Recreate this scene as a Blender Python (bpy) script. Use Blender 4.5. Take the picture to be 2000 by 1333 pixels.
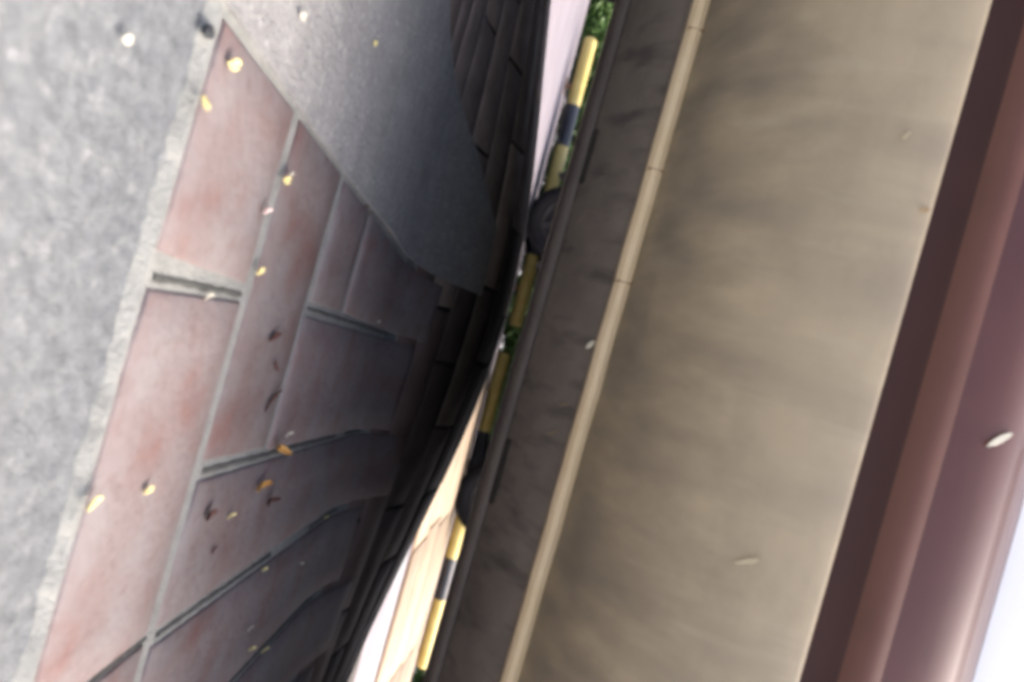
import bpy, bmesh, math, random
from mathutils import Vector, Matrix, noise

for o in list(bpy.data.objects):
    bpy.data.objects.remove(o, do_unlink=True)
scene = bpy.context.scene
C = scene.collection
rnd = random.Random(7)
R = math.radians

# ------------------------------------------------------------------ camera, sky, sun, exposure
EYE = 0.30                                   # the phone is held low, 30 cm above the ground
ROLL = math.atan(0.283)
PITCH = -0.0066
cr, sr = math.cos(ROLL), math.sin(ROLL)
cam_d = bpy.data.cameras.new('camera')
cam = bpy.data.objects.new('camera', cam_d)
C.objects.link(cam)
fwd = Vector((0, math.cos(PITCH), math.sin(PITCH)))
upv = Vector((0, -math.sin(PITCH), math.cos(PITCH)))
rgt = Vector((1, 0, 0))
ax = cr * upv - sr * rgt                     # the phone is tipped on its side: picture-right is up
ay = -sr * upv - cr * rgt
az = -fwd
cam.matrix_world = Matrix(((ax.x, ay.x, az.x, 0), (ax.y, ay.y, az.y, 0), (ax.z, ay.z, az.z, EYE), (0, 0, 0, 1)))
cam_d.sensor_width = 36.0
cam_d.lens = 26.0
cam_d.clip_start = 0.02
cam_d.clip_end = 2000
cam_d.dof.use_dof = True
cam_d.dof.focus_distance = 1.35
cam_d.dof.aperture_fstop = 26.0 / 1000 / 0.0060
scene.camera = cam

SUN_EL, SUN_AZ = 50.0, 73.0                  # the sun stands to the right, along the length of the van
world = bpy.data.worlds.new('World')
scene.world = world
world.use_nodes = True
wn = world.node_tree.nodes
wl = world.node_tree.links
sky = wn.new('ShaderNodeTexSky')
sky.sky_type = 'NISHITA'
sky.sun_disc = False
sky.sun_elevation = R(SUN_EL)
sky.sun_rotation = R(SUN_AZ)
sky.air_density = 0.45
sky.dust_density = 9.0
sky.ozone_density = 0.1
wl.new(sky.outputs['Color'], wn['Background'].inputs['Color'])
wn['Background'].inputs['Strength'].default_value = 0.15
sun_d = bpy.data.lights.new('sun', 'SUN')
sun_d.energy = 0.5
sun_d.angle = R(18)
sun_d.color = (1.0, 0.95, 0.87)
sun = bpy.data.objects.new('sun', sun_d)
C.objects.link(sun)
sdir = Vector((math.sin(R(SUN_AZ)) * math.cos(R(SUN_EL)), math.cos(R(SUN_AZ)) * math.cos(R(SUN_EL)), math.sin(R(SUN_EL))))
sun.rotation_euler = sdir.to_track_quat('Z', 'Y').to_euler()
sun.location = sdir * 30

scene.render.engine = 'CYCLES'
scene.cycles.filter_width = 4.4
scene.view_settings.view_transform = 'Standard'
scene.view_settings.look = 'None'
scene.view_settings.exposure = 2.25
scene.view_settings.gamma = 1.0
scene.view_settings.use_curve_mapping = False

# ------------------------------------------------------------------ helpers
def tag(o, label=None, cat=None, group=None, kind=None):
    if label: o['label'] = label
    if cat: o['category'] = cat
    if group: o['group'] = group
    if kind: o['kind'] = kind
    return o

def empty(name, loc=(0, 0, 0), rz=0):
    o = bpy.data.objects.new(name, None)
    o.empty_display_size = 0.2
    o.location = loc
    o.rotation_euler = (0, 0, rz)
    C.objects.link(o)
    return o

def mesh_obj(name, verts, faces, mat, parent=None, smooth=False, loc=None):
    me = bpy.data.meshes.new(name)
    me.from_pydata([tuple(v) for v in verts], [], faces)
    me.materials.append(mat)
    if smooth:
        me.polygons.foreach_set('use_smooth', [True] * len(me.polygons))
    o = bpy.data.objects.new(name, me)
    C.objects.link(o)
    if parent: o.parent = parent
    if loc: o.location = loc
    return o

def fix_normals(o):
    bm = bmesh.new(); bm.from_mesh(o.data)
    bmesh.ops.recalc_face_normals(bm, faces=bm.faces)
    bm.to_mesh(o.data); bm.free()

def box(name, x0, x1, y0, y1, z0, z1, mat, parent=None, bevel=0.0):
    bm = bmesh.new()
    bmesh.ops.create_cube(bm, size=1.0)
    for v in bm.verts:
        v.co = Vector(((x0 + x1) / 2 + v.co.x * (x1 - x0), (y0 + y1) / 2 + v.co.y * (y1 - y0), (z0 + z1) / 2 + v.co.z * (z1 - z0)))
    if bevel:
        bmesh.ops.bevel(bm, geom=bm.edges[:], offset=bevel, segments=2, affect='EDGES')
    me = bpy.data.meshes.new(name); bm.to_mesh(me); bm.free()
    me.materials.append(mat)
    o = bpy.data.objects.new(name, me); C.objects.link(o)
    if parent: o.parent = parent
    return o

def lathe(name, prof, axis, centre, mat, parent=None, seg=40, closed=False):
    """prof: list of (radius, along); axis 'x' or 'y' or 'z'"""
    vs, fs = [], []
    n = len(prof)
    for i in range(seg):
        a = 2 * math.pi * i / seg
        for r, t in prof:
            p, q = r * math.cos(a), r * math.sin(a)
            v = {'y': (p, t, q), 'x': (t, p, q), 'z': (p, q, t)}[axis]
            vs.append((v[0] + centre[0], v[1] + centre[1], v[2] + centre[2]))
    for i in range(seg):
        j = (i + 1) % seg
        for k in range(n if closed else n - 1):
            k2 = (k + 1) % n
            fs.append((i * n + k, j * n + k, j * n + k2, i * n + k2))
    o = mesh_obj(name, vs, fs, mat, parent, smooth=True)
    fix_normals(o)
    return o

def new_mat(name):
    m = bpy.data.materials.new(name); m.use_nodes = True
    return m, m.node_tree.nodes, m.node_tree.links, m.node_tree.nodes['Principled BSDF']

def noisy(name, cols, scale=20, detail=5, rough=0.8, bump=0.0, bscale=None, stretch=(1, 1, 1), metallic=0.0,
          coat=0.0, pos=(0.3, 0.7), rand=0.0, spec=0.5, fine=None, rough_var=0.0, streak=None):
    """colour from a ramp over noise, optional second speckle, bump, per-object brightness shift"""
    m, N, L, b = new_mat(name)
    tc = N.new('ShaderNodeTexCoord'); mp = N.new('ShaderNodeMapping')
    mp.inputs['Scale'].default_value = stretch
    L.new(tc.outputs['Object'], mp.inputs['Vector'])
    nz = N.new('ShaderNodeTexNoise'); nz.inputs['Scale'].default_value = scale; nz.inputs['Detail'].default_value = detail
    nz.inputs['Roughness'].default_value = 0.62
    L.new(mp.outputs['Vector'], nz.inputs['Vector'])
    rp = N.new('ShaderNodeValToRGB')
    e = rp.color_ramp.elements
    e[0].position, e[1].position = pos
    e[0].color = (*cols[0], 1); e[1].color = (*cols[-1], 1)
    for i, c in enumerate(cols[1:-1]):
        x = e.new(pos[0] + (pos[1] - pos[0]) * (i + 1) / (len(cols) - 1)); x.color = (*c, 1)
    L.new(nz.outputs['Fac'], rp.inputs['Fac'])
    out = rp.outputs['Color']
    if fine:
        f_scale, f_col, lo, hi = fine
        n2 = N.new('ShaderNodeTexNoise'); n2.inputs['Scale'].default_value = f_scale; n2.inputs['Detail'].default_value = 3
        L.new(mp.outputs['Vector'], n2.inputs['Vector'])
        r2 = N.new('ShaderNodeMapRange'); r2.inputs['From Min'].default_value = lo; r2.inputs['From Max'].default_value = hi
        L.new(n2.outputs['Fac'], r2.inputs['Value'])
        mx = N.new('ShaderNodeMix'); mx.data_type = 'RGBA'
        L.new(r2.outputs['Result'], mx.inputs['Factor']); L.new(out, mx.inputs['A']); mx.inputs['B'].default_value = (*f_col, 1)
        out = mx.outputs['Result']
    if streak:
        for ang, sc, colr, lo, hi in streak:
            m3 = N.new('ShaderNodeMapping'); m3.inputs['Rotation'].default_value = (0, ang, 0)
            m3.inputs['Scale'].default_value = (1.0, 0.35, 0.16)
            L.new(tc.outputs['Object'], m3.inputs['Vector'])
            n3 = N.new('ShaderNodeTexNoise'); n3.inputs['Scale'].default_value = sc; n3.inputs['Detail'].default_value = 4
            L.new(m3.outputs['Vector'], n3.inputs['Vector'])
            r3 = N.new('ShaderNodeMapRange'); r3.inputs['From Min'].default_value = lo; r3.inputs['From Max'].default_value = hi; r3.inputs['To Max'].default_value = 0.8
            L.new(n3.outputs['Fac'], r3.inputs['Value'])
            x3 = N.new('ShaderNodeMix'); x3.data_type = 'RGBA'
            L.new(r3.outputs['Result'], x3.inputs['Factor']); L.new(out, x3.inputs['A']); x3.inputs['B'].default_value = (*colr, 1)
            out = x3.outputs['Result']
    if rand:
        oi = N.new('ShaderNodeObjectInfo')
        mr = N.new('ShaderNodeMapRange'); mr.inputs['To Min'].default_value = 1 - rand; mr.inputs['To Max'].default_value = 1 + rand
        L.new(oi.outputs['Random'], mr.inputs['Value'])
        hs = N.new('ShaderNodeHueSaturation')
        L.new(mr.outputs['Result'], hs.inputs['Value']); L.new(out, hs.inputs['Color'])
        out = hs.outputs['Color']
    L.new(out, b.inputs['Base Color'])
    b.inputs['Roughness'].default_value = rough
    if rough_var:
        rr = N.new('ShaderNodeMapRange'); rr.inputs['To Min'].default_value = rough - rough_var; rr.inputs['To Max'].default_value = rough + rough_var
        L.new(nz.outputs['Fac'], rr.inputs['Value']); L.new(rr.outputs['Result'], b.inputs['Roughness'])
    b.inputs['Metallic'].default_value = metallic
    b.inputs['Specular IOR Level'].default_value = spec
    if coat:
        b.inputs['Coat Weight'].default_value = coat; b.inputs['Coat Roughness'].default_value = 0.06
    if bump:
        nb = N.new('ShaderNodeTexNoise'); nb.inputs['Scale'].default_value = bscale or scale * 4; nb.inputs['Detail'].default_value = 6
        L.new(mp.outputs['Vector'], nb.inputs['Vector'])
        bp = N.new('ShaderNodeBump'); bp.inputs['Strength'].default_value = bump; bp.inputs['Distance'].default_value = 0.01
        L.new(nb.outputs['Fac'], bp.inputs['Height']); L.new(bp.outputs['Normal'], b.inputs['Normal'])
    return m

def smooth(a, b, x):
    t = max(0.0, min(1.0, (x - a) / (b - a)))
    return t * t * (3 - 2 * t)

def terrain(x, y):
    """flat paving that heaves up into a low mound under the parked van"""
    g = smooth(1.60, 2.42, y) * (1 - smooth(2.46, 3.4, y))
    z = 0.238 * math.exp(-(x + 0.06) ** 2 / (2 * 0.78 ** 2)) * g
    xc = 4.0 * math.tanh(x / 4.0)
    return z + smooth(3.9, 6.2, y) * (0.106 + 0.024 * xc)          # beyond it the ground climbs a little, more so to the right

# ------------------------------------------------------------------ materials
M = {}
M['asphalt'] = noisy('asphalt', [(0.096, 0.106, 0.113), (0.146, 0.159, 0.168), (0.196, 0.211, 0.222)], scale=95, detail=6, rough=0.8, bump=0.35, bscale=300, pos=(0.25, 0.75),
                     fine=(60, (0.29, 0.30, 0.306), 0.60, 0.82))
M['mortar'] = noisy('mortar', [(0.22, 0.23, 0.218), (0.31, 0.322, 0.305)], scale=60, rough=0.9, bump=0.5, fine=(24, (0.31, 0.318, 0.297), 0.52, 0.7))
M['red_tile'] = noisy('red_tile', [(0.19, 0.108, 0.097), (0.215, 0.176, 0.171), (0.235, 0.215, 0.214)], scale=9, detail=6, rough=0.72, spec=0.25, bump=0.22, bscale=90, pos=(0.28, 0.66),
                      rand=0.16, fine=(40, (0.185, 0.14, 0.134), 0.54, 0.76), rough_var=0.12)
M['concrete'] = noisy('concrete', [(0.245, 0.248, 0.245), (0.345, 0.348, 0.343)], scale=22, detail=9, rough=0.85, bump=0.7, bscale=140, fine=(85, (0.45, 0.452, 0.445), 0.57, 0.74))
M['grit'] = noisy('grit', [(0.06, 0.062, 0.058), (0.13, 0.135, 0.125)], scale=90, rough=0.95, bump=0.5)
M['soil'] = noisy('soil', [(0.14, 0.118, 0.11), (0.20, 0.17, 0.16)], scale=12, rough=0.95, bump=0.1, bscale=90, spec=0.08)
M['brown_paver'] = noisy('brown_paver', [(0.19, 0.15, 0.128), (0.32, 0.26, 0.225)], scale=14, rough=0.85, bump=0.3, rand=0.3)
M['shade_paver_light'] = noisy('shade_paver_light', [(0.13, 0.085, 0.075), (0.19, 0.145, 0.13)], scale=9, rough=0.8, bump=0.3, rand=0.15)
M['shade_paver_mid'] = noisy('shade_paver_mid', [(0.06, 0.045, 0.04), (0.10, 0.08, 0.072)], scale=11, rough=0.9, bump=0.3, rand=0.3)
M['shade_paver_deep'] = noisy('shade_paver_deep', [(0.022, 0.019, 0.018), (0.045, 0.038, 0.034)], scale=14, rough=0.9, bump=0.3, rand=0.25)
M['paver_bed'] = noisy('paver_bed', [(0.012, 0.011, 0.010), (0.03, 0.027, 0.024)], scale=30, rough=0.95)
M['far_paving'] = noisy('far_paving', [(0.11, 0.10, 0.115), (0.145, 0.134, 0.152)], scale=3, rough=0.85, bump=0.2)
M['cream_stone'] = noisy('cream_stone', [(0.16, 0.118, 0.074), (0.22, 0.172, 0.115)], scale=5, rough=0.8, bump=0.2, rand=0.12)
M['orange_joint'] = noisy('orange_joint', [(0.13, 0.07, 0.03), (0.18, 0.10, 0.045)], scale=12, rough=0.9)
M['beige_paint'] = noisy('beige_paint', [(0.36, 0.295, 0.20), (0.42, 0.345, 0.23), (0.455, 0.372, 0.245)], scale=6.5, detail=8, rough=0.5, pos=(0.33, 0.66), bump=0.05, bscale=30, stretch=(1.0, 1, 1.6),
                         streak=[(0.45, 13, (0.27, 0.228, 0.168), 0.48, 0.78), (0.8, 30, (0.47, 0.40, 0.285), 0.58, 0.84)])
def road_dirt(m, col, z_lo, z_hi):
    N, L = m.node_tree.nodes, m.node_tree.links
    b = N['Principled BSDF']
    src = b.inputs['Base Color'].links[0].from_socket
    tc = N.new('ShaderNodeTexCoord'); sp = N.new('ShaderNodeSeparateXYZ'); L.new(tc.outputs['Object'], sp.inputs['Vector'])
    mp = N.new('ShaderNodeMapping'); mp.inputs['Rotation'].default_value = (0, 0.5, 0); mp.inputs['Scale'].default_value = (1.0, 0.4, 0.22)
    L.new(tc.outputs['Object'], mp.inputs['Vector'])
    nz = N.new('ShaderNodeTexNoise'); nz.inputs['Scale'].default_value = 22; nz.inputs['Detail'].default_value = 6; L.new(mp.outputs['Vector'], nz.inputs['Vector'])
    mr = N.new('ShaderNodeMapRange'); mr.inputs['From Min'].default_value = z_lo; mr.inputs['From Max'].default_value = z_hi; mr.inputs['To Min'].default_value = 0.42; mr.inputs['To Max'].default_value = -0.25
    L.new(sp.outputs['Z'], mr.inputs['Value'])
    ad = N.new('ShaderNodeMath'); ad.operation = 'ADD'; L.new(mr.outputs['Result'], ad.inputs[0]); L.new(nz.outputs['Fac'], ad.inputs[1])
    m2 = N.new('ShaderNodeMapRange'); m2.inputs['From Min'].default_value = 0.45; m2.inputs['From Max'].default_value = 1.0; m2.inputs['To Max'].default_value = 0.85
    L.new(ad.outputs[0], m2.inputs['Value'])
    mx = N.new('ShaderNodeMix'); mx.data_type = 'RGBA'; mx.inputs['B'].default_value = (*col, 1)
    L.new(m2.outputs['Result'], mx.inputs['Factor']); L.new(src, mx.inputs['A']); L.new(mx.outputs['Result'], b.inputs['Base Color'])
road_dirt(M['beige_paint'], (0.17, 0.148, 0.115), 0.425, 0.64)
M['skirt'] = noisy('skirt', [(0.105, 0.089, 0.074), (0.165, 0.141, 0.116)], scale=9, detail=7, rough=0.7, bump=0.15, bscale=40, fine=(34, (0.17, 0.14, 0.115), 0.58, 0.8), streak=[(0.6, 34, (0.055, 0.047, 0.042), 0.52, 0.7), (0.7, 45, (0.15, 0.128, 0.105), 0.58, 0.80)])
M['lip'] = noisy('lip', [(0.075, 0.062, 0.053), (0.115, 0.096, 0.081)], scale=8, rough=0.75)
M['moulding'] = noisy('moulding', [(0.70, 0.555, 0.34), (0.78, 0.635, 0.42)], scale=16, rough=0.5, rand=0.04)
M['slot_dark'] = noisy('slot_dark', [(0.018, 0.015, 0.013), (0.032, 0.027, 0.023)], scale=30, rough=0.9)
M['rust'] = noisy('rust', [(0.24, 0.14, 0.08), (0.33, 0.20, 0.115)], scale=60, rough=0.9)
M['maroon_paint'] = noisy('maroon_paint', [(0.040, 0.017, 0.014), (0.056, 0.024, 0.019)], scale=5, rough=0.55, coat=0.08, spec=0.2)
M['maroon_gloss'] = noisy('maroon_gloss', [(0.078, 0.026, 0.020), (0.105, 0.036, 0.027)], scale=5, rough=0.45, coat=0.55, spec=0.3)
M['maroon_reflection'] = noisy('maroon_reflection', [(0.100, 0.042, 0.030), (0.130, 0.056, 0.040)], scale=6, rough=0.55, coat=0.1, spec=0.3)
M['white_paint'] = noisy('white_paint', [(0.74, 0.76, 0.79), (0.80, 0.81, 0.83)], scale=4, rough=0.3, coat=0.6)
M['glass'] = noisy('glass', [(0.02, 0.024, 0.026), (0.03, 0.034, 0.036)], scale=3, rough=0.05, spec=0.8)
M['black_rubber'] = noisy('black_rubber', [(0.005, 0.005, 0.006), (0.010, 0.010, 0.011)], scale=30, rough=0.9, bump=0.2, spec=0.15)
M['black_plastic'] = noisy('black_plastic', [(0.011, 0.010, 0.010), (0.018, 0.017, 0.017)], scale=20, rough=0.7, spec=0.2)
M['steel'] = noisy('steel', [(0.35, 0.35, 0.36), (0.48, 0.48, 0.49)], scale=20, rough=0.35, metallic=0.9)
M['lamp'] = noisy('lamp', [(0.6, 0.6, 0.6), (0.7, 0.7, 0.7)], scale=20, rough=0.1, coat=1.0)
M['tail_lamp'] = noisy('tail_lamp', [(0.35, 0.02, 0.02), (0.45, 0.03, 0.03)], scale=20, rough=0.15, coat=1.0)
M['grey_paint'] = noisy('grey_paint', [(0.10, 0.105, 0.11), (0.13, 0.135, 0.14)], scale=4, rough=0.35, coat=0.8)
M['yellow_paint'] = noisy('yellow_paint', [(0.58, 0.46, 0.13), (0.68, 0.57, 0.21)], scale=7, rough=0.45, bump=0.08, fine=(40, (0.45, 0.32, 0.06), 0.66, 0.8))
M['black_paint'] = noisy('black_paint', [(0.022, 0.027, 0.038), (0.04, 0.048, 0.062)], scale=7, rough=0.4)
M['leaf'] = noisy('leaf', [(0.02, 0.055, 0.012), (0.05, 0.12, 0.022), (0.09, 0.17, 0.04)], scale=3, rough=0.55)
M['bark'] = noisy('bark', [(0.06, 0.04, 0.025), (0.12, 0.085, 0.055)], scale=30, rough=0.9, bump=0.4)
M['petal_yellow'] = noisy('petal_yellow', [(0.66, 0.56, 0.20), (0.80, 0.73, 0.38)], scale=160, rough=0.6)
M['petal_pale'] = noisy('petal_pale', [(0.56, 0.53, 0.42), (0.70, 0.67, 0.55)], scale=160, rough=0.6)
M['petal_dull'] = noisy('petal_dull', [(0.46, 0.39, 0.25), (0.54, 0.47, 0.31)], scale=160, rough=0.6)
M['petal_tan'] = noisy('petal_tan', [(0.36, 0.25, 0.13), (0.44, 0.32, 0.18)], scale=160, rough=0.6)
M['sliver'] = noisy('sliver', [(0.20, 0.15, 0.095), (0.26, 0.20, 0.13)], scale=160, rough=0.7)
M['petal_pink'] = noisy('petal_pink', [(0.58, 0.40, 0.38), (0.72, 0.58, 0.54)], scale=160, rough=0.6)
M['leaf_orange'] = noisy('leaf_orange', [(0.42, 0.20, 0.045), (0.58, 0.34, 0.10)], scale=120, rough=0.65)
M['leaf_dead'] = noisy('leaf_dead', [(0.06, 0.024, 0.02), (0.12, 0.055, 0.045)], scale=120, rough=0.75)
M['stone_dark'] = noisy('stone_dark', [(0.02, 0.024, 0.026), (0.05, 0.055, 0.06)], scale=120, rough=0.8)

# ------------------------------------------------------------------ ground
def axis_lines(a, b, fine_a, fine_b, step, growth=1.22):
    ls = []
    v = fine_a
    while v < fine_b:
        ls.append(v); v += step
    ls.append(fine_b)
    s, v = step, fine_b
    while v < b:
        s *= growth; v += s; ls.append(min(v, b))
    s, v = step, fine_a
    while v > a:
        s *= growth; v -= s; ls.insert(0, max(v, a))
    return ls

def sheet(name, xs, ys, zf, mat, keep=None, parent=None):
    vs = [(x, y, zf(x, y)) for y in ys for x in xs]
    n = len(xs); fs = []
    for j in range(len(ys) - 1):
        for i in range(n - 1):
            if keep is None or keep((xs[i] + xs[i + 1]) / 2, (ys[j] + ys[j + 1]) / 2):
                fs.append((j * n + i, j * n + i + 1, (j + 1) * n + i + 1, (j + 1) * n + i))
    return mesh_obj(name, vs, fs, mat, parent, smooth=True)

def asphalt_z(x, y):
    z = terrain(x, y) - 0.004
    if y < 0.60 and y > -1.5:
        p = Vector((x * 70, y * 70, 1.7))
        z += 0.0022 * (noise.noise(p) + 0.6 * noise.noise(p * 2.3))
        w = noise.noise(Vector((x * 4, y * 4, 9.0)))
        z += 0.002 * w
    return z
g = sheet('ground', axis_lines(-400, 400, -0.36, 0.62, 0.0042), axis_lines(-400, 600, 0.30, 0.60, 0.0042), asphalt_z, M['asphalt'])
tag(g, kind='structure')

def arange(a, b, s):
    n = max(1, int(round((b - a) / s)))
    return [a + (b - a) * i / n for i in range(n + 1)]

# concrete apron to the left of the red tiles
CONC = [(-0.196, 0.565), (-0.80, 0.565), (-0.80, 0.95), (-0.58, 1.33), (-0.551, 1.432), (-0.515, 1.70), (-0.44, 1.90), (-0.30, 2.09), (-0.10, 2.10),
        (-0.105, 1.83), (-0.141, 1.434), (-0.160, 1.036), (-0.178, 0.784)]
def inside(poly, x, y):
    c = False
    n = len(poly)
    for i in range(n):
        x1, y1 = poly[i]; x2, y2 = poly[(i + 1) % n]
        if (y1 > y) != (y2 > y) and x < (x2 - x1) * (y - y1) / (y2 - y1) + x1:
            c = not c
    return c

def poly_slab(name, poly, top, thick, mat, step=0.03, parent=None, rough=0.0006):
    """slab with the given outline that follows the ground, with vertical edges"""
    bm = bmesh.new()
    pts = []
    n = len(poly)
    for i in range(n):
        a, b = Vector(poly[i]), Vector(poly[(i + 1) % n])
        k = max(1, int((b - a).length / step))
        for j in range(k):
            p = a + (b - a) * j / k
            pts.append((p.x, p.y))
    face = bm.faces.new([bm.verts.new((x, y, 0)) for x, y in pts])
    bmesh.ops.triangulate(bm, faces=[face])
    xs = [p[0] for p in pts]; ys = [p[1] for p in pts]
    for v in arange(min(xs) + 1e-3, max(xs) - 1e-3, step)[1:-1]:
        bmesh.ops.bisect_plane(bm, geom=bm.verts[:] + bm.edges[:] + bm.faces[:], plane_co=(v, 0, 0), plane_no=(1, 0, 0))
    for v in arange(min(ys) + 1e-3, max(ys) - 1e-3, step)[1:-1]:
        bmesh.ops.bisect_plane(bm, geom=bm.verts[:] + bm.edges[:] + bm.faces[:], plane_co=(0, v, 0), plane_no=(0, 1, 0))
    bmesh.ops.remove_doubles(bm, verts=bm.verts, dist=1e-5)
    for v in bm.verts:
        e = noise.noise(Vector((v.co.x * 21, v.co.y * 21, top * 900)))
        v.co.z = terrain(v.co.x, v.co.y) + top + e * rough
    for e in [e for e in bm.edges if e.is_boundary]:
        a, b = e.verts
        c = bm.verts.new(b.co - Vector((0, 0, thick))); d = bm.verts.new(a.co - Vector((0, 0, thick)))
        bm.faces.new((a, b, c, d))
    bmesh.ops.remove_doubles(bm, verts=bm.verts, dist=1e-5)
    bmesh.ops.recalc_face_normals(bm, faces=bm.faces)
    me = bpy.data.meshes.new(name); bm.to_mesh(me); bm.free()
    me.materials.append(mat)
    o = bpy.data.objects.new(name, me); C.objects.link(o)
    if parent: o.parent = parent
    return o

conc = tag(poly_slab('concrete_pavement', CONC, 0.010, 0.02, M['concrete'], step=0.04), kind='structure')

# red tile pavement: a mortar bed with each tile its own slab, joints recessed
def bed_z(x, y):
    e = noise.noise(Vector((x * 60, y * 60, 3.0)))
    if y < 0.574: return -0.012
    return terrain(x, y) + 0.0050 + 0.0010 * e
def bed_keep(x, y):
    w = 0.004 * noise.noise(Vector((x * 35, y * 35, 0)))
    left = -0.205 + 0.05 * (y - 0.58)
    return x > left + w
bed = tag(sheet('red_tile_pavement', axis_lines(-0.24, 2.6, -0.24, 0.75, 0.009, 1.15), [0.564, 0.570] + axis_lines(0.577, 1.80, 0.577, 1.45, 0.007, 1.12), bed_z, M['mortar'], bed_keep), kind='structure')
for v in bed.data.vertices:                      # ragged outer edge of the mortar
    if v.co.y < 0.579:
        v.co.y += 0.006 * noise.noise(Vector((v.co.x * 14, 2.0, 0))) + 0.005 * noise.noise(Vector((v.co.x * 55, 7.0, 0)))

def tile(x0, x1, y0, y1, jx=0.0, mat='red_tile', name='tile', parent=bed, top=0.0085, gap=0.0048, skew=(0, 0, 0, 0), nx=None, ny=None, tilt=True):
    """one paving tile: worn rounded arris, wavy edges, its own slight tilt"""
    x0 += gap; x1 -= gap; y0 += gap; y1 -= gap
    nx = nx or max(3, int((x1 - x0) / 0.045)); ny = ny or max(3, int((y1 - y0) / 0.045))
    kt = 0.0007 / max(x1 - x0, y1 - y0)
    tx, ty = rnd.uniform(-kt, kt), rnd.uniform(-kt, kt)
    cx, cy = (x0 + x1) / 2, (y0 + y1) / 2
    seed = rnd.uniform(0, 100)
    def P(u, v, inset, dz):
        xa = x0 + skew[0] * (1 - v) + skew[1] * v + inset; xb = x1 + skew[2] * (1 - v) + skew[3] * v - inset
        ya = y0 + inset; yb = y1 - inset
        x = xa + (xb - xa) * u; y = ya + (yb - ya) * v
        if inset < 0.003:
            x += 0.0016 * noise.noise(Vector((x * 40, y * 40, seed))); y += 0.0016 * noise.noise(Vector((y * 40, x * 40, seed + 5)))
        return (x, y, terrain(x, y) + top + tx * (x - cx) + ty * (y - cy) + dz + 0.0005 * noise.noise(Vector((x * 18, y * 18, seed))))
    vs, fs = [], []
    for j in range(ny + 1):
        for i in range(nx + 1):
            vs.append(P(i / nx, j / ny, 0.0035, 0))
    w = nx + 1
    for j in range(ny):
        for i in range(nx):
            fs.append((j * w + i, j * w + i + 1, (j + 1) * w + i + 1, (j + 1) * w + i))
    ring = [(i, 0) for i in range(nx)] + [(nx, j) for j in range(ny)] + [(i, ny) for i in range(nx, 0, -1)] + [(0, j) for j in range(ny, 0, -1)]
    base = [j * w + i for i, j in ring]
    prev = base
    for ins, dz in ((0.0, -0.0025), (0.0, -0.014)):
        cur = []
        for i, j in ring:
            vs.append(P(i / nx, j / ny, ins, dz)); cur.append(len(vs) - 1)
        for k in range(len(ring)):
            k2 = (k + 1) % len(ring)
            fs.append((prev[k2], prev[k], cur[k], cur[k2]))
        prev = cur
    return mesh_obj(name, vs, fs, M[mat], parent, smooth=True)

# course nearest the camera
tile(-0.188, 0.012, 0.580, 0.786, skew=(0.0, 0.012, 0.0, 0.012))
tile(0.034, 0.411, 0.580, 0.786)
tile(0.411, 0.63, 0.580, 0.786)
tile(0.63, 0.85, 0.580, 0.786)
# second course by the concrete, then the small squares behind it
tile(-0.174, 0.237, 0.800, 1.012, skew=(0, 0.014, -0.014, 0.0))
tile(-0.157, 0.028, 1.030, 1.222, skew=(0, 0.012, 0, 0.008))
tile(-0.145, 0.036, 1.236, 1.905, skew=(0.000, 0.056, 0.000, 0.036), ny=24)
# long slabs that run in under the van
tile(0.040, 0.240, 1.022, 1.860, skew=(0.000, 0.037, 0.004, 0.064), ny=28)
tile(0.236, 0.413, 0.800, 1.965, skew=(0.000, 0.076, 0.000, 0.076), ny=32)
tile(0.425, 0.622, 0.800, 1.835, skew=(0.000, 0.068, 0.000, 0.068), ny=32)
tile(0.634, 0.834, 0.800, 1.930, skew=(0.000, 0.074, 0.000, 0.074), ny=32)
for xa in (0.846, 1.05, 1.26, 1.47, 1.68, 1.89, 2.10, 2.31):
    tile(xa, xa + 0.205, 0.80, 1.86 + 0.1 * rnd.random(), skew=(0, 0.07, 0, 0.07), ny=26)
    tile(xa + 0.03, xa + 0.23, 0.58, 0.786)
# dark grit packed in the joints that run away from the camera
def grit(pts, w):
    vs, fs = [], []
    for k, (px, py) in enumerate(pts[:-1]):
        qx, qy = pts[k + 1]
        n = max(2, int((qy - py) / 0.012))
        for i in range(n + (1 if k == len(pts) - 2 else 0)):
            t = i / n
            x, y = px + (qx - px) * t, py + (qy - py) * t
            a = w * (0.75 + 0.5 * noise.noise(Vector((x * 90, y * 90, 4)))); b = w * (0.75 + 0.5 * noise.noise(Vector((x * 90, y * 90, 8))))
            vs += [(x - a, y, terrain(x, y) + 0.0060), (x, y, terrain(x, y) + 0.0078), (x + b, y, terrain(x, y) + 0.0060)]
    for i in range(len(vs) // 3 - 1):
        fs += [(i * 3, i * 3 + 1, i * 3 + 4, i * 3 + 3), (i * 3 + 1, i * 3 + 2, i * 3 + 5, i * 3 + 4)]
    return mesh_obj('joint_grit', vs, fs, M['grit'], bed, smooth=True)
grit([(0.029, 0.590), (0.031, 0.780)], 0.0045)
grit([(0.034, 1.03), (0.062, 1.68)], 0.004)
grit([(0.231, 0.81), (0.275, 1.45)], 0.005)
grit([(0.281, 1.54), (0.291, 1.68)], 0.004)
grit([(0.411, 0.60), (0.411, 0.785)], 0.0035)
grit([(0.419, 0.81), (0.445, 1.21)], 0.005)
grit([(0.463, 1.45), (0.476, 1.68)], 0.004)
grit([(0.634, 0.95), (0.686, 1.68)], 0.005)
grit([(0.846, 0.95), (0.895, 1.68)], 0.004)

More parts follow.
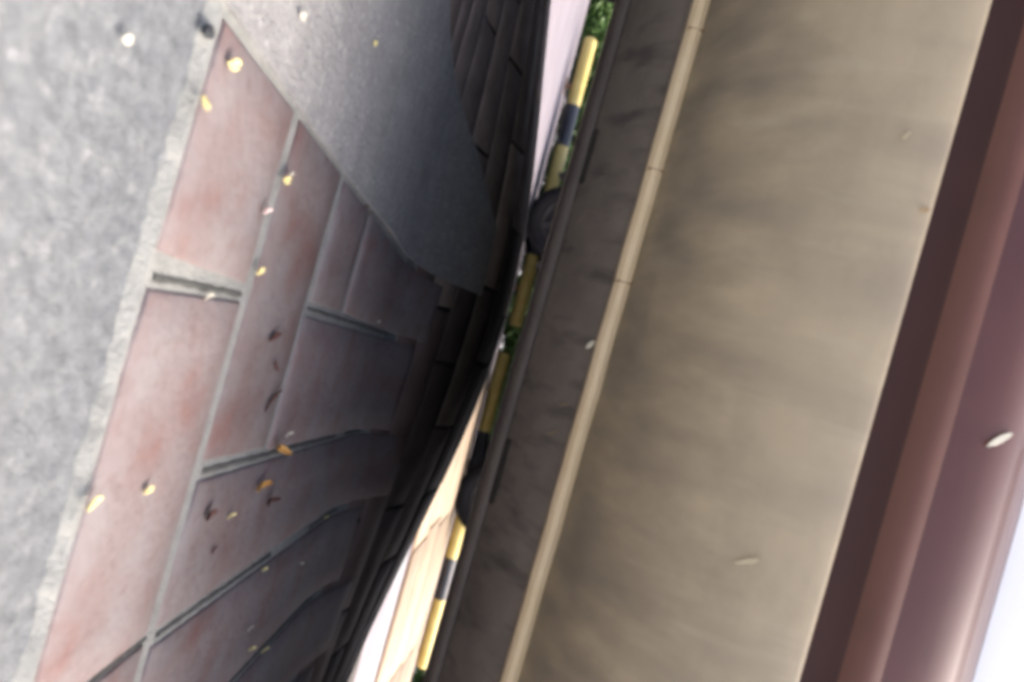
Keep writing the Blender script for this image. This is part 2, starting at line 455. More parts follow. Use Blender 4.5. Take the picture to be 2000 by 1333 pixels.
# brown pavers laid in rows on the heaved ground beyond
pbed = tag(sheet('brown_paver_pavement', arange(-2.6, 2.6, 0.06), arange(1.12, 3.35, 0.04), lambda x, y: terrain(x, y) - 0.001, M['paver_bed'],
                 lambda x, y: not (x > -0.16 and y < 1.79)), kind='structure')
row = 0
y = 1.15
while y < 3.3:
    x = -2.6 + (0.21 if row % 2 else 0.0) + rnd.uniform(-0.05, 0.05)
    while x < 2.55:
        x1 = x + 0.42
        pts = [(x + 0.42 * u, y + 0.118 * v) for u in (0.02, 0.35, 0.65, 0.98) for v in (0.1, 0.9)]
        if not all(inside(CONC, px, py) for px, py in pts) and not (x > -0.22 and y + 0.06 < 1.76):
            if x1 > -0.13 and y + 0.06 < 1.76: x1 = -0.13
            pm = 'brown_paver' if x < -0.45 else ('shade_paver_light' if y < 1.95 else ('shade_paver_mid' if y < 2.15 else 'shade_paver_deep'))  # rows darken with depth: the shade under the van put into their colour
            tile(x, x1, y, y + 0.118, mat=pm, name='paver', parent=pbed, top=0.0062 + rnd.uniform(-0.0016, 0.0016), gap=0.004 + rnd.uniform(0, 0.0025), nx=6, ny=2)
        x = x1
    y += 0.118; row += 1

# pale paving beyond the van, with a cream strip on its right half
tag(sheet('pale_pavement', arange(-18, 18, 0.4), arange(3.36, 10.0, 0.15), lambda x, y: terrain(x, y) + 0.002, M['far_paving']), kind='structure')
cs = tag(sheet('cream_pavement', arange(0.2, 7.4, 0.3), arange(4.5, 7.7, 0.15), lambda x, y: terrain(x, y) + 0.008, M['orange_joint']), kind='structure')
y = 4.52
while y < 7.6:
    x = 0.22 + rnd.uniform(0, 0.2)
    while x < 7:
        tile(x, x + 1.1, y, y + 0.44, mat='cream_stone', name='slab', parent=cs, top=0.018, gap=0.012, nx=2, ny=2)
        x += 1.1
    y += 0.44

# ------------------------------------------------------------------ vehicles
def ring_points(x0, x1, y0, y1, inset, z, xa, xb, nseg, corner=0.32):
    """closed loop round a vehicle at one height: near side, front, far side, rear, rounded corners"""
    a, b, c, d = x0 + xa, x1 - xb, y0 + inset, y1 - inset
    r = min(corner, (d - c) / 2 - 0.02)
    pts = []
    for i in range(nseg + 1):
        pts.append((a + r + (b - a - 2 * r) * i / nseg, c))
    for k in range(1, 6):
        t = math.pi / 2 * k / 6
        pts.append((b - r + r * math.sin(t), c + r - r * math.cos(t)))
    for i in range(7):
        pts.append((b, c + r + (d - c - 2 * r) * i / 6))
    for k in range(1, 6):
        t = math.pi / 2 * k / 6
        pts.append((b - r + r * math.cos(t), d - r + r * math.sin(t)))
    for i in range(nseg + 1):
        pts.append((b - r - (b - a - 2 * r) * i / nseg, d))
    for k in range(1, 6):
        t = math.pi / 2 * k / 6
        pts.append((a + r - r * math.sin(t), d - r + r * math.cos(t)))
    for i in range(7):
        pts.append((a, d - r - (d - c - 2 * r) * i / 6))
    for k in range(1, 6):
        t = math.pi / 2 * k / 6
        pts.append((a + r - r * math.cos(t), c + r - r * math.sin(t)))
    return [(p[0], p[1], z) for p in pts]

def band(name, dims, prof, mat, parent, arches=(), ar=0.4, nseg=60, smooth_=True):
    x0, x1, y0, y1 = dims
    loops = [ring_points(x0, x1, y0, y1, *p, nseg) for p in prof]
    n = len(loops[0])
    vs = [v for l in loops for v in l]
    fs = []
    for k in range(len(loops) - 1):
        for i in range(n):
            j = (i + 1) % n
            q = (k * n + i, k * n + j, (k + 1) * n + j, (k + 1) * n + i)
            cxq = sum(vs[m][0] for m in q) / 4; czq = sum(vs[m][2] for m in q) / 4; cyq = sum(vs[m][1] for m in q) / 4
            side = min(abs(cyq - y0), abs(cyq - y1)) < 0.5
            if side and any((cxq - ax_) ** 2 + (czq - az_) ** 2 < ar * ar for ax_, az_ in arches):
                continue
            fs.append(q)
    return mesh_obj(name, vs, fs, mat, parent, smooth=smooth_)

def cap(name, dims, p, mat, parent, crown=0.0, nseg=60):
    x0, x1, y0, y1 = dims
    l = ring_points(x0, x1, y0, y1, *p, nseg)
    cx, cy = (x0 + p[2] + x1 - p[3]) / 2, (y0 + y1) / 2
    vs, fs = list(l), []
    n = len(l); prev = list(range(n))
    for s in (0.85, 0.5):
        cur = []
        for v in l:
            vs.append((cx + (v[0] - cx) * s, cy + (v[1] - cy) * s, p[1] + crown * (1 - s * s))); cur.append(len(vs) - 1)
        for i in range(n):
            j = (i + 1) % n
            fs.append((prev[i], prev[j], cur[j], cur[i]))
        prev = cur
    vs.append((cx, cy, p[1] + crown)); t = len(vs) - 1
    for i in range(n):
        fs.append((prev[i], prev[(i + 1) % n], t))
    return mesh_obj(name, vs, fs, mat, parent, smooth=True)

def wheel(parent, x, y, r, side, width=0.2, rim_mat='steel'):
    """tyre with tread grooves and a spoked rim; side -1 faces the camera"""
    w = width / 2
    prof = [(r * 0.62, -w * 0.9), (r * 0.80, -w), (r * 0.94, -w * 0.96), (r, -w * 0.72), (r, -w * 0.35), (r * 0.97, -w * 0.32), (r * 0.97, -w * 0.24), (r, -w * 0.2),
            (r, w * 0.2), (r * 0.97, w * 0.24), (r * 0.97, w * 0.32), (r, w * 0.35), (r, w * 0.72), (r * 0.94, w * 0.96), (r * 0.80, w), (r * 0.62, w * 0.9)]
    ty = lathe('tyre', prof, 'y', (x, y, r), M['black_rubber'], parent, seg=56, closed=True)
    s = side
    rim = lathe('rim', [(0.02, s * w * 0.62), (r * 0.16, s * w * 0.66), (r * 0.2, s * w * 0.45), (r * 0.5, s * w * 0.35), (r * 0.56, s * w * 0.8), (r * 0.63, s * w * 0.93), (r * 0.63, -s * w * 0.9)],
                'y', (x, y, r), M[rim_mat], parent, seg=40)
    for k in range(5):
        a = 2 * math.pi * k / 5
        p = Vector((x + math.cos(a) * r * 0.15, y + s * w * 0.62, r + math.sin(a) * r * 0.15)); q = Vector((x + math.cos(a) * r * 0.58, y + s * w * 0.8, r + math.sin(a) * r * 0.58))
        t = Vector((-math.sin(a), 0, math.cos(a))) * 0.028; d = Vector((0, -s * 0.02, 0))
        vs = [p - t, p + t, q + t, q - t, p - t + d, p + t + d, q + t + d, q - t + d]
        o = mesh_obj('spoke', vs, [(0, 1, 2, 3), (7, 6, 5, 4), (0, 4, 5, 1), (1, 5, 6, 2), (2, 6, 7, 3), (3, 7, 4, 0)], M[rim_mat], rim)
    return ty

def arch_trim(parent, x, z, r, y, mat):
    vs, fs = [], []
    n = 28
    for i in range(n + 1):
        a = math.pi * (-0.12 + 1.24 * i / n)
        for rr, dy in ((r - 0.03, 0.03), (r - 0.03, -0.012), (r + 0.035, -0.012), (r + 0.035, 0.03)):
            vs.append((x + rr * math.cos(a), y(z + rr * math.sin(a)) + dy, z + rr * math.sin(a)))
    for i in range(n):
        for k in range(4):
            k2 = (k + 1) % 4
            fs.append((i * 4 + k, (i + 1) * 4 + k, (i + 1) * 4 + k2, i * 4 + k2))
    return mesh_obj('wheel_arch', vs, fs, mat, parent)

# --- the van the camera looks under
VK = 0.77
VK2 = VK * 1.13
VX0, VX1, VY0, VY1 = -2.45, 2.55, 1.05 * VK, 2.95
def vz(z): return 0.3 + (z - 0.3) * VK if z < 1.145 else 0.3 + 0.845 * VK + (z - 1.145) * 1.2
def vd(d): return d * VK
def vz2(z): return 0.3 + (z - 0.3) * VK2
def vd2(d): return d * VK2
dims = (VX0, VX1, VY0, VY1)
van = empty('parked_van', (0, 0, 0))
tag(van, 'maroon van with beige lower side and dark underside, parked over the red tiles', 'van')
arches = ((-1.62, 0.33), (1.68, 0.33))
def P2(d, z, xa=0.0, xb=0.0): return (vd2(d) - VY0, vz2(z), xa, xb)
def P(d, z, xa=0.0, xb=0.0): return (vd(d) - VY0, vz(z), xa, xb)
band('skirt_lip', dims, [P2(1.47, 0.312, .3, .3), P2(1.415, 0.306, .25, .25), P2(1.385, 0.314, .22, .22), P2(1.375, 0.326, .2, .2), P2(1.378, 0.331, .2, .2)], M['lip'], van, arches, 0.40, 90)
band('side_skirt', dims, [P2(1.382, 0.331, .2, .2), P2(1.335, 0.352, .18, .18), P2(1.285, 0.385, .16, .16), P2(1.25, 0.416, .14, .14), P2(1.235, 0.440, .13, .13)], M['skirt'], van, arches, 0.40, 90)
# lower side: turns from facing the ground at the seam to upright at its top edge
def curve_panel(d0, z0, d1, z1, a0, a1, n):
    px, pz, pts = 0.0, 0.0, [(0.0, 0.0)]
    for i in range(n):
        a = R(a0 + (a1 - a0) * (i + 0.5) / n)
        px += math.cos(a); pz += math.sin(a); pts.append((px, pz))
    return [(d0 + (d1 - d0) * x / px, z0 + (z1 - z0) * z / pz) for x, z in pts]
LOWER = curve_panel(1.243 * 1.13, 0.3 + 0.150 * 1.13, 1.0525, 0.810, 12, 88, 18) + [(1.0535, 0.8145), (1.057, 0.819), (1.075, 0.823)]
band('lower_panel', dims, [P(d, z, .12 * (0.823 - z) / .37, .12 * (0.823 - z) / .37) for d, z in LOWER], M['beige_paint'], van, arches, 0.40, 90)
UPPER = [(1.076, 0.8205), (1.074, 0.840), (1.069, 0.865), (1.066, 0.876)]
band('side_panel', dims, [P(d, z) for d, z in UPPER], M['maroon_paint'], van, (), 0.4, 60)
band('reflection_strip', dims, [P(1.066, 0.876), P(1.060, 0.884), P(1.0545, 0.897), P(1.053, 0.910), P(1.0555, 0.923), P(1.060, 0.932)], M['maroon_reflection'], van, (), 0.4, 60)  # added ridge in warmer maroon paints the reflected band along the side
BELT = [(1.060, 0.932), (1.0585, 0.958), (1.060, 0.988), (1.066, 1.013), (1.077, 1.038), (1.094, 1.064), (1.120, 1.094), (1.150, 1.122)]
band('beltline_panel', dims, [P(d, z) for d, z in BELT], M['maroon_gloss'], van, (), 0.4, 60)
band('upper_panel', dims, [P(1.149, 1.1215, 0, 0), P(1.150, 1.144, 0, .02), P(1.155, 1.17, 0, .06), P(1.165, 1.22, .01, .1)], M['white_paint'], van, (), 0.4, 60)  # white here stands for the sky glow reflected above the beltline
band('window_band', dims, [P(1.167, 1.22, .015, .11), P(1.19, 1.45, .05, .30), P(1.22, 1.70, .10, .52)], M['glass'], van, (), 0.4, 60)
band('roof_rail', dims, [P(1.215, 1.695, .09, .51), P(1.235, 1.80, .12, .62), P(1.29, 1.90, .2, .75)], M['white_paint'], van, (), 0.4, 60)
cap('roof', dims, P(1.29, 1.90, .2, .75), M['white_paint'], van, 0.06)
cap('floor_pan', dims, P2(1.47, 0.313, .3, .3), M['black_plastic'], van, 0.10)
for px in (-2.1, -1.15, -0.1, 0.95, 1.75):
    for yy, s in ((VY0, 1), (VY1, -1)):
        vs = []
        for d, z in ((0.112 * VK, vz(1.21)), (0.168 * VK, vz(1.71))):
            for dx in (-0.045, 0.045):
                for t in (0.0, 0.05):
                    vs.append((px + dx, yy + s * (d - 0.006 + t), z))
        o = mesh_obj('window_pillar', vs, [(0, 1, 3, 2), (4, 6, 7, 5), (0, 4, 5, 1), (2, 3, 7, 6), (0, 2, 6, 4), (1, 5, 7, 3)], M['white_paint'], van)
        fix_normals(o)
# the pale seam moulding: separate lengths with rusty butt joints
joints = [-1.20] + [q * VK2 for q in (-0.575, -0.335, -0.143, 0.655)] + [0.85, 1.22]
for yy, s in ((VY0, 1), (VY1, -1)):
    for a, b in zip(joints[:-1], joints[1:]):
        vs, fs = [], []
        n = max(2, int((b - a) / 0.04))
        sec = [(0.190, 0.428), (0.172, 0.429), (0.163, 0.436), (0.161, 0.445), (0.166, 0.454), (0.176, 0.458), (0.194, 0.459)]
        for i in range(n + 1):
            x = a + 0.0008 + (b - a - 0.0016) * i / n
            w = 0.0011 * noise.noise(Vector((x * 14, 0, 0)))
            for d, z in sec:
                vs.append((x, yy + s * ((1.05 + d + w) * VK2 - 1.05 * VK), vz2(z + w * 1.3)))
        m = len(sec)
        for i in range(n):
            for k in range(m - 1):
                fs.append((i * m + k, (i + 1) * m + k, (i + 1) * m + k + 1, i * m + k + 1))
        fs.append(tuple(range(m))); fs.append(tuple(n * m + k for k in range(m)))
        o = mesh_obj('moulding', vs, fs, M['moulding'], van, smooth=False); fix_normals(o)
    for j in joints[1:-1]:
        box('moulding_joint', j - 0.0016, j + 0.0016, *sorted((yy + s * (1.2145 * VK2 - 1.05 * VK), yy + s * (1.24 * VK2 - 1.05 * VK))), vz2(0.431), vz2(0.456), M['rust'], van)
# black drain slots in the skirt
def slot(xa, xb, d0, z0, d1, z1):
    xa, xb, d0, z0, d1, z1 = xa * VK2, xb * VK2, vd2(d0), vz2(z0), vd2(d1), vz2(z1)
    n = Vector((0, -(z1 - z0), (d1 - d0))).normalized()
    if n.y > 0: n = -n
    vs = []
    k = 10
    mid = Vector((0, (d0 + d1) / 2, (z0 + z1) / 2))
    hh = (Vector((0, d1, z1)) - Vector((0, d0, z0))) / 2
    outl = [(-1, -.4), (-1, .4), (-.93, 1), (.93, 1), (1, .4), (1, -.4), (.93, -1), (-.93, -1)]
    for off in (-0.004, 0.003):
        for u, v in outl:
            p = mid + hh * v + n * off
            vs.append(((xa + xb) / 2 + u * (xb - xa) / 2, p.y, p.z))
    m = len(outl)
    fs = [tuple(range(m)), tuple(range(2 * m - 1, m - 1, -1))] + [(i, (i + 1) % m, m + (i + 1) % m, m + i) for i in range(m)]
    o = mesh_obj('drain_slot', vs, fs, M['slot_dark'], van); fix_normals(o)
slot(0.175, 0.300, 1.3755, 0.3335, 1.360, 0.3405)
slot(-0.42, -0.315, 1.3755, 0.3335, 1.363, 0.3395)
for wx in (-1.62, 1.68):
    wheel(van, wx, 1.14, 0.33, -1); wheel(van, wx, 2.64, 0.33, 1)
    arch_trim(van, wx, 0.33, 0.40, lambda z: 1.06 - 0.75 * (max(z, 0.33) - 0.43) if z > 0.41 else 1.06, M['black_plastic'])
for yy in (1.0, 2.32):
    h = box('headlamp', VX1 - 0.06, VX1 + 0.012, yy, yy + 0.32, 0.76, 0.88, M['lamp'], van, 0.012)
    h = box('tail_lamp', VX0 - 0.012, VX0 + 0.05, yy - (0.08 if yy < 2 else -0.08), yy + 0.24, 0.86, 1.16, M['tail_lamp'], van, 0.012)
box('front_bumper', VX1 - 0.1, VX1 + 0.08, 1.25, 2.75, 0.40, 0.62, M['black_plastic'], van, 0.03)
box('rear_bumper', VX0 - 0.08, VX0 + 0.1, 1.25, 2.75, 0.40, 0.62, M['black_plastic'], van, 0.03)
box('number_plate', VX0 - 0.092, VX0 - 0.0785, 1.78, 2.22, 0.47, 0.57, M['white_paint'], van)
for hx in (-0.95, 0.80):
    box('door_handle', hx, hx + 0.18, 0.850, 0.905, 1.00, 1.025, M['black_plastic'], van, 0.006)
for s, yy in ((-1, 0.79), (1, 2.98)):
    box('mirror', 1.93, 2.03, *sorted((yy - s * 0.06, yy + s * 0.14)), 1.24, 1.42, M['black_plastic'], van, 0.03)

# --- the vehicle parked beyond, of which only the tyres show under the van
SX0, SX1, SY0, SY1 = -1.98, 2.32, 6.42, 8.12
sd = (SX0, SX1, SY0, SY1)
suv = empty('parked_suv', (0, 0, 0.112))
suv.rotation_euler = (0, -0.0235, 0)
tag(suv, 'dark grey vehicle beyond the van, only its black tyres showing before the barriers', 'car')
sa = ((-1.10, 0.34), (1.41, 0.34))
def S(i, z, xa=0.0, xb=0.0): return (i, z, xa, xb)
band('sill', sd, [S(.20, .37, .22, .25), S(.08, .40, .10, .1), S(.05, .50, .04, .03)], M['black_plastic'], suv, sa, 0.42, 60)
band('body_side', sd, [S(.05, .50, .04, .03), S(.02, .62, 0, 0), S(.0, .80, .0, .0), S(.03, .94, .03, .04), S(.08, 1.0, .05, .1)], M['grey_paint'], suv, sa, 0.42, 60)
band('bonnet', sd, [S(.08, 1.0, .05, .1), S(.10, 1.04, .10, 1.05)], M['grey_paint'], suv)
band('window_band', sd, [S(.10, 1.04, .10, 1.05), S(.16, 1.25, .2, 1.3), S(.25, 1.52, .35, 1.62)], M['glass'], suv)
band('roof_rail', sd, [S(.245, 1.515, .34, 1.61), S(.30, 1.58, .42, 1.72), S(.40, 1.61, .5, 1.85)], M['grey_paint'], suv)
cap('roof', sd, S(.40, 1.61, .5, 1.85), M['grey_paint'], suv, 0.05)
cap('floor_pan', sd, S(.20, .37, .22, .25), M['black_plastic'], suv, 0.05)
for wx in (-1.10, 1.41):
    wheel(suv, wx, SY0 + 0.13, 0.335, -1, 0.22, 'black_plastic'); wheel(suv, wx, SY1 - 0.13, 0.335, 1, 0.22, 'black_plastic')
    arch_trim(suv, wx, 0.34, 0.42, lambda z: SY0 + 0.03, M['black_plastic'])
for yy in (SY0 + 0.2, SY1 - 0.5):
    box('headlamp', SX1 - 0.08, SX1 + 0.008, yy, yy + 0.3, 0.74, 0.86, M['lamp'], suv, 0.012)
    box('tail_lamp', SX0 - 0.008, SX0 + 0.08, yy, yy + 0.3, 0.78, 0.94, M['tail_lamp'], suv, 0.012)

# ------------------------------------------------------------------ striped barriers behind that vehicle
def barrier(label, bounds, z0, z1, y, legs):
    xs0, xs1 = bounds[0], bounds[-1]
    t = empty('striped_barrier', ((xs0 + xs1) / 2, y, 0))
    tag(t, label, 'barrier', 'striped parking barriers')
    cx = (xs0 + xs1) / 2
    r = 0.068
    slope = (z1 - z0) / (xs1 - xs0)
    for i, (a, b) in enumerate(zip(bounds[:-1], bounds[1:])):
        n = 24
        vs, fs = [], []
        stations = []
        if i == 0: stations += [(a, 0.0), (a, 0.75), (a + 0.012, 0.93)]
        stations += [(a + (0.03 if i == 0 else 0), 1.0), (b - (0.03 if i == len(bounds) - 2 else 0), 1.0)]
        if i == len(bounds) - 2: stations += [(b - 0.012, 0.93), (b, 0.75), (b, 0.0)]
        for x, k in stations:
            for j in range(n):
                q = 2 * math.pi * j / n
                vs.append((x - cx, math.cos(q) * r * k, z0 + slope * (x - xs0) + math.sin(q) * r * k))
        for s in range(len(stations) - 1):
            for j in range(n):
                j2 = (j + 1) % n
                fs.append((s * n + j, s * n + j2, (s + 1) * n + j2, (s + 1) * n + j))
        o = mesh_obj('yellow_band' if i % 2 == 0 else 'black_band', vs, fs, M['yellow_paint' if i % 2 == 0 else 'black_paint'], t, smooth=True)
        fix_normals(o)
    for lx in legs:
        lathe('leg', [(0.024, terrain(lx, y) + 0.006), (0.024, z0 + slope * (lx - xs0) - 0.05)], 'z', (lx - cx, 0, 0), M['rust'], t, seg=16)
        box('foot_plate', lx - cx - 0.07, lx - cx + 0.07, -0.07, 0.07, terrain(lx, y) + 0.002, terrain(lx, y) + 0.016, M['rust'], t, 0.003)
    return t
K = 7.72
barrier('yellow and black striped pipe barrier beside the green shrub, upper of the two',
        [-610 / 1444 * K, -474 / 1444 * K, -392 / 1444 * K, -1.36, -0.92, -0.16], 0.183, 0.235, K, (-2.72, -0.55))
barrier('yellow and black striped pipe barrier with blue-black band, nearer the bottom edge',
        [0.14, 0.98, 1.46, 438 / 1444 * K, 521 / 1444 * K, 659 / 1444 * K], 0.205, 0.272, K, (0.55, 3.36))

# ------------------------------------------------------------------ shrubs behind the barriers
def shrub(loc, w, d, h, n, label):
    t = empty('shrub', loc)
    tag(t, label, 'shrub', 'shrubs behind the barriers')
    rr = random.Random(int(loc[0] * 100) + 999)
    lobes = [(rr.uniform(-w / 2, w / 2) * .8, rr.uniform(-d / 2, d / 2) * .7, h * rr.uniform(.25, .72), rr.uniform(.16, .30)) for _ in range(16 if h < 1.5 else 34)]
    lobes += [(rr.uniform(-w / 2, w / 2), rr.uniform(-d / 2, d / 2) * .8, rr.uniform(.08, .3), rr.uniform(.12, .22)) for _ in range(26)]
    vs, fs = [], []
    for i in range(n):
        lx, ly, lz, lr = rr.choice(lobes)
        v = Vector((rr.gauss(0, 1), rr.gauss(0, 1), rr.gauss(0, 1))).normalized() * lr * rr.uniform(.55, 1.08)
        p = Vector((lx, ly, lz)) + v
        if p.z < 0.02: p.z = 0.02 + rr.uniform(0, .05)
        s = rr.uniform(.03, .06)
        a = Vector((rr.gauss(0, 1), rr.gauss(0, 1), rr.gauss(0, .7))).normalized()
        b = a.cross(Vector((rr.gauss(0, 1), rr.gauss(0, 1), rr.gauss(0, 1)))).normalized()
        c = a.cross(b) * s * .25
        k = len(vs)
        vs += [p - a * s, p + b * s * .45 + c, p + a * s * 1.1, p - b * s * .45 + c]
        fs += [(k, k + 1, k + 2), (k, k + 2, k + 3)]
    mesh_obj('foliage', vs, fs, M['leaf'], t)
    for q in range(7):
        lx, ly, lz, lr = lobes[q]
        base = Vector((lx * .3, ly * .3, 0)); top = Vector((lx, ly, lz)); side = Vector((.011, 0, 0)); side2 = Vector((0, .011, 0))
        vs = [base + side, base + side2, base - side, base - side2, top + side * .3, top + side2 * .3, top - side * .3, top - side2 * .3]
        mesh_obj('stem', vs, [(i, (i + 1) % 4, 4 + (i + 1) % 4, 4 + i) for i in range(4)], M['bark'], t)
    return t
shr = [(-4.1, 'green shrub past the end of the striped barrier at the top edge'),
       (-2.5, 'green shrub behind the yellow end of the upper striped barrier'),
       (-0.9, 'shaded green shrub behind the farther black tyre of the parked vehicle'),
       (0.05, 'shaded green shrub in the gap between the two striped barriers'),
       (1.2, 'dark green shrub behind the shaded end of the lower striped barrier'),
       (2.8, 'green shrub behind the blue-black band of the lower striped barrier'),
       (4.35, 'green shrub past the lower striped barrier at the bottom edge')]
for i, (sx, lab) in enumerate(shr):
    shrub((sx, 9.0 + 0.1 * (i % 2), terrain(sx, 9.0)), 1.7, 0.7, (0.6, 0.8, 1.9, 2.1, 2.0, 1.2, 0.6)[i], 8000 if i in (0, 1, 5, 6) else 11000, lab)  # middle shrubs made tall and dense to keep the sun off the pipe

# ------------------------------------------------------------------ fallen petals and leaves
def leaf_mesh(length, width, cup, notch=0.0, pointed=0.5, seed=0, curl=0.0):
    rr = random.Random(seed)
    n, m = 7, 4
    vs, fs = [], []
    for i in range(n + 1):
        t = i / n
        wd = width / 2 * (math.sin(math.pi * min(1, t * 0.93 + 0.05)) ** pointed) * (0.75 + 0.4 * t) * rr.uniform(.9, 1.1)
        for j in range(m + 1):
            u = 2 * j / m - 1
            y = (t - .5) * length - (notch * length * (1 - abs(u)) if i == n else 0)
            z = cup * (u * u) * width * .5 + curl * length * (t - .5) ** 2 + rr.uniform(-.02, .02) * width
            vs.append((u * wd, y, z))
    w = m + 1
    for i in range(n):
        for j in range(m):
            fs.append((i * w + j, i * w + j + 1, (i + 1) * w + j + 1, (i + 1) * w + j))
    k = len(vs)
    th = 0.0005
    vs += [(x, y, z - th) for x, y, z in vs]
    fs += [tuple(k + q for q in reversed(f)) for f in fs[:n * m]]
    border = [i for i in range(w)] + [(i + 1) * w - 1 for i in range(1, n + 1)] + [n * w + j for j in range(m - 1, -1, -1)] + [i * w for i in range(n - 1, 0, -1)]
    for a, b in zip(border, border[1:] + border[:1]):
        fs.append((b, a, k + a, k + b))
    return vs, fs

def petal(name, x, y, length, width, ang, mat, label, cat='petal', group='petals fallen on the paving', cup=0.5, tilt=(0, 0), notch=0.12, curl=0.4, pointed=0.5, top=0.0095):
    vs, fs = leaf_mesh(length, width, cup, notch, pointed, int((x * 7 + y * 13) * 1000), curl)
    o = mesh_obj(name, vs, fs, M[mat], None, smooth=True)
    low = 0.0006 + 0.5 * length * abs(math.sin(tilt[0])) + 0.5 * width * abs(math.sin(tilt[1]))
    o.location = (x, y, terrain(x, y) + top + low)
    o.rotation_euler = (tilt[0], tilt[1], ang)
    return tag(o, label, cat, group)

PT = [
    ('petal', -0.157, 0.604, .0125, .0115, 0.3, 'petal_yellow', 'yellow notched petal at the narrow top end of the red tiles', .6, (.25, .3)),
    ('petal', -0.113, 0.577, .0125, .0105, -0.6, 'petal_yellow', 'pale yellow petal on the asphalt edge just below the topmost notched petal', .5, (.2, -.3)),
    ('petal', -0.101, 0.795, .0120, .0095, 0.2, 'petal_yellow', 'small yellow petal on the pale mortar line, upper of two there', .6, (.3, .1)),
    ('petal', -0.108, 0.802, .0110, .0090, 1.2, 'petal_pale', 'cream white petal touching the upper yellow petal on the mortar line', .5, (.2, .3)),
    ('petal', -0.062, 0.764, .0120, .0060, 0.9, 'petal_pink', 'pale pink curled petal beside the mortar line on the top tile', .9, (.5, .1)),
    ('petal', 0.001, 0.794, .0150, .0095, 0.5, 'petal_yellow', 'plump yellow petal at the corner where the wide grey joint meets the mortar line', .5, (.15, .2)),
    ('petal', -0.247, 0.712, .0100, .0085, 0.2, 'petal_pale', 'white petal lying on the grey concrete near the top edge', .5, (.2, .1)),
    ('petal', -0.121, 0.480, .0080, .0070, 0.4, 'petal_pale', 'white petal lying alone on the grey asphalt at upper left', .5, (.2, .1)),
    ('petal', -0.326, 0.964, .0110, .0085, 0.1, 'petal_yellow', 'small yellow petal lying alone on the grey concrete', .5, (.1, .2)),
    ('petal', 0.211, 0.580, .0160, .0105, 0.8, 'petal_yellow', 'large yellow petal on the tile edge next to the asphalt at lower left', .5, (.2, .2)),
    ('petal', 0.221, 0.674, .0125, .0085, 0.3, 'petal_yellow', 'yellow petal in the middle of the long nearest tile', .5, (.15, .2)),
    ('petal', 0.037, 0.688, .0150, .0035, 0.5, 'petal_pale', 'thin white petal sliver on the tile just below the wide grey joint', .8, (.1, .1)),
    ('petal', 0.308, 0.932, .0210, .0050, 0.15, 'petal_yellow', 'thin yellow petal on the long tile below the dark toothed joint', .8, (.1, .2)),
    ('petal', 0.453, 1.168, .0150, .0065, 0.2, 'petal_yellow', 'yellow petal on the end of the dark diagonal joint', .7, (.3, .2)),
    ('petal', 0.528, 1.440, .0190, .0050, -0.2, 'petal_pale', 'pale petal sliver on the shaded tile between two dark joints', .8, (.2, .2)),
    ('petal', 0.462, 1.554, .0190, .0060, 0.2, 'petal_yellow', 'yellow petal on the short dark joint in deep shade', .7, (.3, .2)),
    ('petal', 0.609, 1.228, .0220, .0060, 0.0, 'petal_yellow', 'long pale yellow petal near the bottom edge, left of a pair', .8, (.3, .1)),
    ('petal', 0.655, 1.330, .0220, .0055, 0.3, 'petal_yellow', 'long pale yellow petal near the bottom edge, right of a pair', .8, (.3, .1)),
    ('petal', 0.560, 1.190, .0180, .0045, 0.2, 'petal_pale', 'faint pale petal just above the pair near the bottom edge', .8, (.1, .1)),
    ('petal', 0.036, 1.530, .0130, .0050, 0.2, 'petal_pale', 'tiny pale petal on the joint where the tiles fade into shade', .8, (.3, .1)),
]
for nm, x, y, l, w, a, mt, lab, cup, tl in PT:
    onasph = y < 0.566
    petal(nm, x, y, l, w, a, mt, lab, cup=cup, tilt=tl, top=-0.0005 if onasph else (0.0125 if mt == 'petal_pale' and x < -.2 or x < -.3 else 0.0095))
# curled dead leaves and orange leaf scraps on the tiles
petal('withered_leaf', 0.235, 1.050, .055, .011, -0.25, 'leaf_orange', 'long orange dried leaf lying across the dark toothed joint', 'leaf', 'dry leaves on the tiles', .7, (.1, .3), 0, .8, .6)
petal('withered_leaf', 0.220, 1.085, .018, .006, 0.5, 'petal_pale', 'small straw coloured leaf scrap above the orange dried leaf', 'leaf', 'dry leaves on the tiles', .7, (.3, .2), 0, .5, .6)
petal('withered_leaf', 0.285, 1.020, .050, .012, 0.1, 'leaf_orange', 'faded orange leaf just below the dark toothed joint', 'leaf', 'dry leaves on the tiles', .6, (.05, .2), 0, .5, .6)
petal('withered_leaf', 0.074, 0.905, .034, .010, 0.3, 'leaf_dead', 'dark brown curled leaf on the second tile, upper of two', 'leaf', 'dry leaves on the tiles', .4, (.03, .1), 0, .25, .6)
petal('withered_leaf', 0.160, 0.968, .050, .008, 0.55, 'leaf_dead', 'long dark brown curled leaf on the second tile, lower of two', 'leaf', 'dry leaves on the tiles', .4, (.02, .1), 0, .2, .6)
petal('withered_leaf', 0.112, 0.940, .020, .006, -0.7, 'leaf_dead', 'small dark leaf scrap between the two dark curled leaves', 'leaf', 'dry leaves on the tiles', .7, (.1, .2), 0, .6, .6)
petal('withered_leaf', 0.286, 0.850, .022, .014, 0.4, 'leaf_dead', 'reddish brown leaf scrap beside the mortar line below the toothed joint', 'leaf', 'dry leaves on the tiles', .5, (.1, .2), 0, .5, .6)
petal('withered_leaf', 0.322, 1.088, .050, .010, 0.05, 'leaf_dead', 'dark red-brown narrow leaf below the orange leaf on the shaded tile', 'leaf', 'dry leaves on the tiles', .7, (.05, .2), 0, .6, .6)
petal('withered_leaf', 0.345, 0.905, .012, .006, 0.9, 'leaf_dead', 'tiny dark crumb of leaf on the tile above the diagonal joint', 'leaf', 'dry leaves on the tiles', .6, (.1, .2), 0, .5, .6)

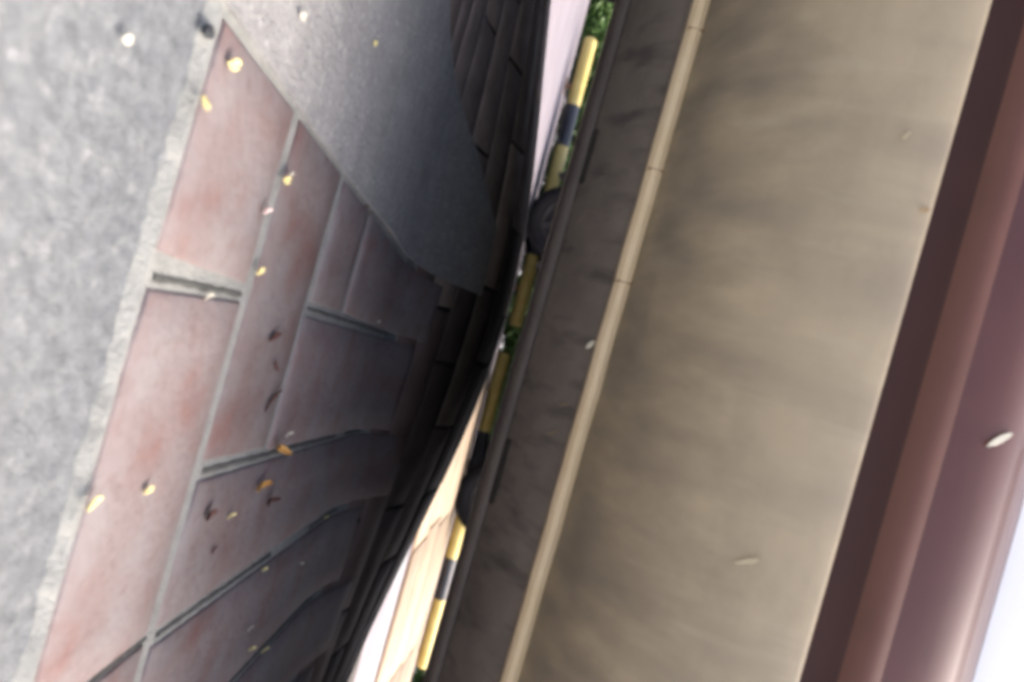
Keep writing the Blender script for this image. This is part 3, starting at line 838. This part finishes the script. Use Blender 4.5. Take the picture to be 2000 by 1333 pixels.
bm = bmesh.new()
bmesh.ops.create_icosphere(bm, subdivisions=2, radius=0.006)
for v in bm.verts:
    v.co *= 1 + 0.35 * noise.noise(v.co * 260)
    v.co.z *= 0.75
me = bpy.data.meshes.new('pebble'); bm.to_mesh(me); bm.free(); me.materials.append(M['stone_dark'])
o = bpy.data.objects.new('pebble', me); C.objects.link(o); o.location = (-0.166, 0.571, 0.005)
tag(o, 'black pebble in the asphalt edge beside the tip of the red tiles', 'pebble')

# petals stuck to the van's wet side
def on_side(z, prof):
    for (d0, z0), (d1, z1) in zip(prof[:-1], prof[1:]):
        if z0 <= z <= z1 and z1 > z0:
            t = (z - z0) / (z1 - z0)
            n = Vector((0, -(z1 - z0), (d1 - d0))).normalized()
            return d0 + (d1 - d0) * t, n
    return prof[-1][0], Vector((0, -1, 0))
SK = [(1.382, 0.331), (1.335, 0.352), (1.285, 0.385), (1.25, 0.416), (1.235, 0.440)]
BL = BELT
def stuck(x, z, prof, length, width, ang, mat, label, name='petal', cat='petal'):
    d, n = on_side(z, prof)
    k_ = VK2 if prof is SK else VK
    d, x, z, length, width = d * k_, x * k_, 0.3 + (z - 0.3) * k_, length * k_, width * k_
    vs, fs = leaf_mesh(length, width, .15, 0, .6, int(abs(x) * 1000), .05)
    o = mesh_obj(name, vs, fs, M[mat], None, smooth=True)
    q = n.to_track_quat('Z', 'Y').to_matrix().to_4x4()
    o.matrix_world = Matrix.Translation(Vector((x, d, z)) + n * 0.0022) @ q @ Matrix.Rotation(ang, 4, 'Z')
    return tag(o, label, cat, 'petals stuck to the van')
stuck(-0.054, 1.0, BL, .046, .011, 0.65, 'petal_pale', 'bright cream petal stuck to the glossy maroon panel at the right edge')
stuck(0.214, 0.708, LOWER, .040, .009, 0.5, 'petal_dull', 'narrow yellowish petal stuck low on the beige panel toward the bottom')
stuck(-0.435, 0.755, LOWER, .016, .007, 1.1, 'petal_dull', 'small pale petal stuck on the upper part of the beige panel')
stuck(-0.338, 0.805, LOWER, .013, .008, .2, 'petal_tan', 'small orange-brown petal stuck on the beige panel near its maroon edge')
stuck(0.132, 0.402, SK, .030, .004, .5, 'sliver', 'thin brown sliver stuck on the dark skirt below the pale seam, lower of two')
stuck(0.08, 0.408, SK, .026, .004, .4, 'sliver', 'thin brown sliver stuck on the dark skirt below the pale seam, upper of two')
stuck(-0.03, 0.422, SK, .020, .010, .9, 'petal_pale', 'pale flake stuck right against the pale seam on the dark skirt')
